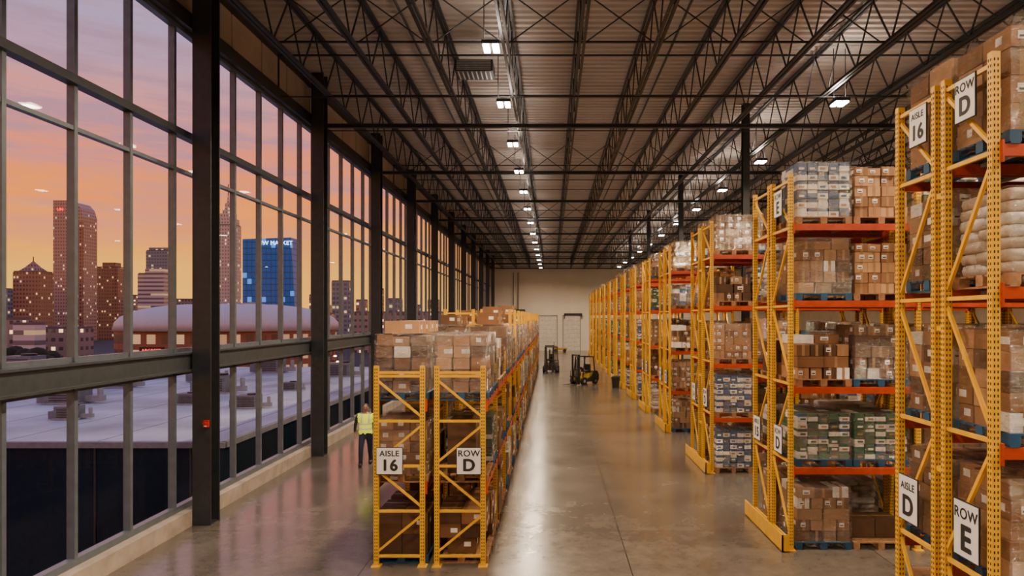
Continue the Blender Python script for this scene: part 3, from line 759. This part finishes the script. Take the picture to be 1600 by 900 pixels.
def rtu(x, y, s):
    R = obj('rooftop_air_unit', None, (x, y, .67), random.uniform(-.1, .1), label='grey rooftop air handling unit on the white roof', cat='air conditioner', group='rooftop units')
    mb = MB(); mb.box(0, 0, .55 * s, 1.7 * s, 1.2 * s, 1.0 * s, GAL); mb.box(-1.1 * s, 0, .35 * s, .6 * s, .8 * s, .6 * s, GAL); mb.box(0, 0, .03, 1.9 * s, 1.4 * s, .06, GREY)
    mb.box(1.3 * s, 0, .25 * s, 1.0 * s, .35 * s, .3 * s, GREY); mb.cyl((1.6 * s, 0, .3 * s), (1.6 * s, 0, .9 * s), .14 * s, GREY, n=10)
    for k in range(6): mb.box(0, -.61 * s, (.2 + k * .13) * s, 1.3 * s, .02, .05 * s, STEEL)
    obj('cabinet', mb, parent=R); mb = MB(); mb.cyl((.3 * s, 0, 1.05 * s), (.3 * s, 0, 1.17 * s), .4 * s, STEEL, n=20); obj('fan_cowl', mb, parent=R)
for x, y, s in ((-20.5, 29, .8), (-29, 36, 1.1), (-16.2, 33, .8), (-24.5, 41, 1.0), (-34, 44, 1.1), (-12.2, 27.5, .5), (-13.0, 42, .8), (-17.3, 24.5, .45), (-25, 30, .7), (-18.5, 45, .9), (-15.2, 28.6, .45), (-13.0, 34, .4), (-22.5, 35.5, .7), (-19.5, 38.5, .7), (-28, 47, .8)): rtu(x, y, s)
FB = facade('brown_tower_facade', (.36, .20, .14), (.12, .065, .05), 2.0, 2.6, .5, .5, .10, litstr=1.2)
FT = facade('tan_tower_facade', (.52, .35, .27), (.22, .14, .12), 1.8, 2.4, .5, .5, .10, litcol=(1, .7, .4), litstr=1.0)
FW = facade('cream_banded_facade', (.68, .60, .56), (.22, .19, .20), 30, 3.0, 1.0, .45, .2, litstr=.5)
FG = facade('blue_grey_facade', (.24, .28, .35), (.10, .13, .19), 2.4, 2.8, .7, .55, .10, litstr=1.0)
FBL = facade('blue_glass_facade', (.005, .10, .32), (.005, .20, .70), 3, 3.8, .9, .86, .04, litcol=(.1, .35, 1), litstr=.9, rough=.5, winrough=.4)
FS = facade('stone_spire_facade', (.66, .55, .48), (.30, .24, .21), 2.0, 2.6, .45, .55, .10, litcol=(1, .75, .45), litstr=1.2)
FL = facade('low_lit_facade', (.36, .28, .24), (.12, .10, .10), 2.6, 3.0, .55, .4, .22, litcol=(1, .6, .25), litstr=2.4)
ROOFG = mat('dark_roofing', (.16, .13, .12), .8)
def tower(x0, x1, yt, D, m, dep=None, label='city tower at dusk', extra=None, zb=ZG):
    xa, xb, z = px(x0, D), px(x1, D), pz(yt, D); w = xb - xa; dep = dep or w * .7
    mb = MB(); h = z - zb
    mb.box(0, dep / 2, h / 2, w, dep, h, m); mb.box(0, dep / 2, h + .4, w * .96, dep * .96, .8, ROOFG)
    if extra: extra(mb, w, dep, h)
    return obj('city_building', mb, ((xa + xb) / 2, D, zb), label=label, cat='building'), w, h
def hip(mb, w, d, h):
    c = (0, d / 2, h + w * .45)
    vs = [(-w * .42, d * .08, h), (w * .42, d * .08, h), (w * .42, d * .92, h), (-w * .42, d * .92, h), (-w * .2, d * .3, h + w * .2), (w * .2, d * .3, h + w * .2), (w * .2, d * .7, h + w * .2), (-w * .2, d * .7, h + w * .2), c]
    mb.add(vs, [(0, 1, 5, 4), (1, 2, 6, 5), (2, 3, 7, 6), (3, 0, 4, 7), (4, 5, 8), (5, 6, 8), (6, 7, 8), (7, 4, 8)], FB)
    mb.cyl((0, d / 2, h + w * .4), (0, d / 2, h + w * .6), .3, STEEL, n=6)
tower(20, 62, 425, 430, FB, label='brown office tower with peaked pyramidal roof', extra=hip)
def t1(mb, w, d, h):
    poly = [(-w * .5, h), (w * .5, h), (w * .5, h + 2), (w * .42, h + 8), (w * .25, h + 12), (w * .0, h + 13.5), (-w * .5, h + 13.5)]
    n = len(poly); vs = [(x, 0, z) for x, z in poly] + [(x, d, z) for x, z in poly]
    mb.add(vs, [list(range(n)), list(range(n, 2 * n))[::-1]] + [((i + 1) % n, i, n + i, n + (i + 1) % n) for i in range(n)], FT)
    mb.cyl((-w * .1, d / 2, h + 13), (-w * .1, d / 2, h + 24), .5, STEEL, r1=.15, n=8)
    mb.bb(w * .18, w * .505, -.3, 0, 10, h - 2, FB)
T1, w1, h1 = tower(83, 130, 343, 480, FT, label='tall tan office tower with curved top and mast')
m_ = MB(); t1(m_, w1, w1 * .7, h1); obj('tower_crown', m_, parent=T1)
REDE = emismat('red_sign_glow', (1, .05, .03), 3); WHE = emismat('white_sign_glow', (.75, .88, 1), 3)
obj('lettering', textmesh('UN', 3.0, REDE, bold=.02), (-w1 * .25, -.6, h1 + 7), parent=T1, label='glowing red rooftop letters')
tower(150, 184, 418, 520, FB, label='dark brown office block with lit windows', extra=lambda mb, w, d, h: mb.box(0, d / 2, h + 2, w * .6, d * .6, 4, FB))
tower(215, 256, 428, 500, FW, label='pale banded office block', extra=lambda mb, w, d, h: mb.box(w * .05, d / 2, h + 2, w * .7, d * .6, 4, FW))
tower(228, 262, 392, 600, FG, label='blue-grey glass office tower', extra=lambda mb, w, d, h: mb.box(0, d / 2, h + 1.5, w * .85, d * .7, 3.5, FG))
def spire(mb, w, d, h):
    c = d / 2
    z = h
    for k, (s, hh) in enumerate(((.86, 5), (.66, 4), (.44, 4), (.24, 4))):
        mb.box(0, c, z + hh / 2, w * s, d * s, hh, FS); z += hh
    mb.cyl((0, c, z), (0, c, z + 7), w * .07, FS, r1=.2, n=8); mb.cyl((0, c, z + 6), (0, c, z + 14), .35, STEEL, n=6)
tower(336, 367, 352, 500, FS, label='stone skyscraper with stepped crown and spire', extra=spire)
D = 430; xa, xb_ = px(379, D), px(460, D); w = xb_ - xa; h = pz(371, D) - ZG
mb = MB(); mb.ext([(0, 0), (w * .98, 0), (w, h * .35), (w * .97, h * .7), (w * .93, h), (0, h * .985)], 0, 12, FBL)
BT = obj('blue_glass_tower', mb, (xa, D, ZG), label='blue glass tower with lit lettering near its top', cat='building')
obj('lettering', textmesh('UW MARKET', 3.6, WHE, bold=.012), (w * .64, -.4, h - 3.6), parent=BT, label='white glowing letters')
for a in ((483, 494, 462, 400, FL), (518, 545, 440, 420, FG), (556, 572, 470, 380, FL), (578, 597, 452, 450, FB), (604, 626, 468, 380, FG), (640, 658, 478, 400, FL), (668, 685, 470, 420, FB), (0, 13, 452, 460, FG), (196, 212, 462, 560, FL), (272, 326, 468, 560, FL), (497, 514, 478, 500, FB), (-60, 12, 500, 210, FL), (20, 54, 508, 200, FW), (64, 120, 514, 230, FL), (-180, -80, 430, 400, FB), (550, 690, 489, 330, FL), (474, 515, 492, 260, FL)):
    tower(*a, label='city building with lit windows at dusk')
D = 200; cx = px(302, D); rx = 32
ARW = mat('arena_roof_white', (.60, .57, .58), .5); BRK = facade('arena_brick', (.32, .13, .08), (.20, .11, .08), 4.2, 4.6, .6, .62, .45, litcol=(1, .55, .28), litstr=.75)
mb = MB(); n = 40
def rr(t, r, e=.6): return (r * math.copysign(abs(math.cos(t)) ** e, math.cos(t)), 24 + 22 * (r / rx) * math.copysign(abs(math.sin(t)) ** e, math.sin(t)))
lo = [(*rr(2 * math.pi * i / n, rx), 0) for i in range(n)]; hi = [(x, y, 13.6) for x, y, _ in lo]
mb.add(lo + hi, [(i, (i + 1) % n, n + (i + 1) % n, n + i) for i in range(n)], BRK)
ARENA = obj('arena', mb, (cx, D, ZG), label='red brick arena with pale domed roof and glowing sign', cat='building')
mb = MB(); mb.ell((0, 24, 13.0), (rx * 1.05, 24, 8.6), ARW, e=.75, n=40, k=16, zmin=0)
for i in range(-4, 5):
    prev = None
    for j in range(13):
        t = math.pi * j / 12; x = i * 7.0; yy = 24 - 24 * math.cos(t) * math.sqrt(max(0, 1 - (x / (rx * 1.05)) ** 2)); z = 13.1 + 8.8 * (max(0, 1 - (x / (rx * 1.05)) ** 2 - ((yy - 24) / 24) ** 2)) ** .5 * 1.02
        if prev: mb.beam(prev, (x, yy, z), .4, .5, GREY)
        prev = (x, yy, z)
obj('domed_roof', mb, parent=ARENA, label='pale metal domed roof')
mb = MB(); mb.box(0, 0, 0, 7, .6, 3.4, mat('arena_sign_board', (.05, .01, .01), .5)); sg = obj('sign_board', mb, (px(236, 198) - cx, -1.6, 6.8), parent=ARENA)
obj('lettering', textmesh('ARCREST', 1.3, REDE, bold=.02), (0, -.35, .7), parent=sg); obj('lettering', textmesh('E BURGR', 1.1, WHE, bold=.02), (0, -.35, -.8), parent=sg)
LEAF = mat('dark_foliage', (.02, .03, .012), .9, bump=.8)
for x, y, s in ((-82, 112, 4), (-91, 124, 4.6), (-74, 120, 3.4), (-60, 112, 3), (-102, 132, 4.6), (-50, 110, 2.8), (-34, 112, 3.2), (-42, 124, 3.4)):
    R = obj('tree', None, (x, y, ZG), label='dark leafy street tree at dusk', cat='tree', group='street trees')
    mb = MB(); mb.cyl((0, 0, 0), (0, 0, s * 1.4), s * .12, WOOD, r1=s * .06); obj('trunk', mb, parent=R)
    mb = MB()
    for k in range(14): mb.ell((random.uniform(-.6, .6) * s, random.uniform(-.6, .6) * s, s * random.uniform(1.2, 2.2)), (s * random.uniform(.3, .5),) * 3, LEAF, n=9, k=6)
    obj('foliage', mb, parent=R)
LAMP = emismat('street_lamp_glow', (1, .6, .25), 14)
for i in range(14):
    x = -150 + i * 9.5 + random.uniform(-3, 3); y = random.choice((96, 144, 165))
    mb = MB(); mb.cyl((0, 0, 0), (0, 0, 8), .1, STEEL, n=6); mb.box(.5, 0, 8, 1.2, .2, .12, STEEL); mb.ell((1, 0, 7.85), (.4, .3, .2), LAMP, n=8, k=5)
    obj('street_lamp', mb, (x, y, ZG), label='street lamp glowing warm orange', cat='street lamp', group='street lamps')
# ------------------------------------------------------------------ world
W = bpy.data.worlds.new('World'); bpy.context.scene.world = W; W.use_nodes = True; t = W.node_tree; t.nodes.clear()
out = t.nodes.new('ShaderNodeOutputWorld'); bg = t.nodes.new('ShaderNodeBackground')
tc = t.nodes.new('ShaderNodeTexCoord'); s = t.nodes.new('ShaderNodeSeparateXYZ'); t.links.new(tc.outputs['Generated'], s.inputs[0])
mp = t.nodes.new('ShaderNodeMapping'); mp.inputs['Scale'].default_value = (1, 1, 8); mp.inputs['Rotation'].default_value = (0, .12, 0); t.links.new(tc.outputs['Generated'], mp.inputs[0])
nz = noise(t, mp.outputs[0], 2.6, 6, .62); nz2 = noise(t, mp.outputs[0], 5.5, 7, .65)
z = val(t, 'ADD', s.outputs[2], val(t, 'MULTIPLY_ADD', nz, .14, -.07))
col = ramp(t, z, [(0, (1.0, .52, .07)), (.07, (1.0, .41, .045)), (.14, (1.0, .26, .045)), (.21, (.86, .22, .12)), (.29, (.55, .25, .30)), (.38, (.34, .28, .46)), (.6, (.22, .28, .52)), (1, (.12, .18, .40))])
cl = ramp(t, nz2, [(.44, (0, 0, 0)), (.62, (1, 1, 1))])
hi_ = ramp(t, s.outputs[2], [(.05, (0, 0, 0)), (.2, (.75, .75, .75))])
cf = t.nodes.new('ShaderNodeMix'); cf.data_type = 'RGBA'; cf.blend_type = 'MULTIPLY'; cf.inputs[0].default_value = 1; t.links.new(cl, cf.inputs[6]); t.links.new(hi_, cf.inputs[7])
bw = t.nodes.new('ShaderNodeRGBToBW'); t.links.new(cf.outputs[2], bw.inputs[0])
col = mixc(t, bw.outputs[0], col, (.36, .20, .27))
t.links.new(col, bg.inputs[0]); bg.inputs[1].default_value = 1.6; t.links.new(bg.outputs[0], out.inputs[0])
# ------------------------------------------------------------------ camera
cd = bpy.data.cameras.new('Camera'); cam = bpy.data.objects.new('Camera', cd); C.objects.link(cam)
cam.location = (0, 0, CAMZ); cam.rotation_euler = (math.pi / 2, 0, 0)
cd.lens = 24; cd.sensor_width = 36; cd.shift_x = -62 / 1600; cd.shift_y = 45 / 1600; cd.clip_end = 3000; cd.clip_start = .05
bpy.context.scene.camera = cam
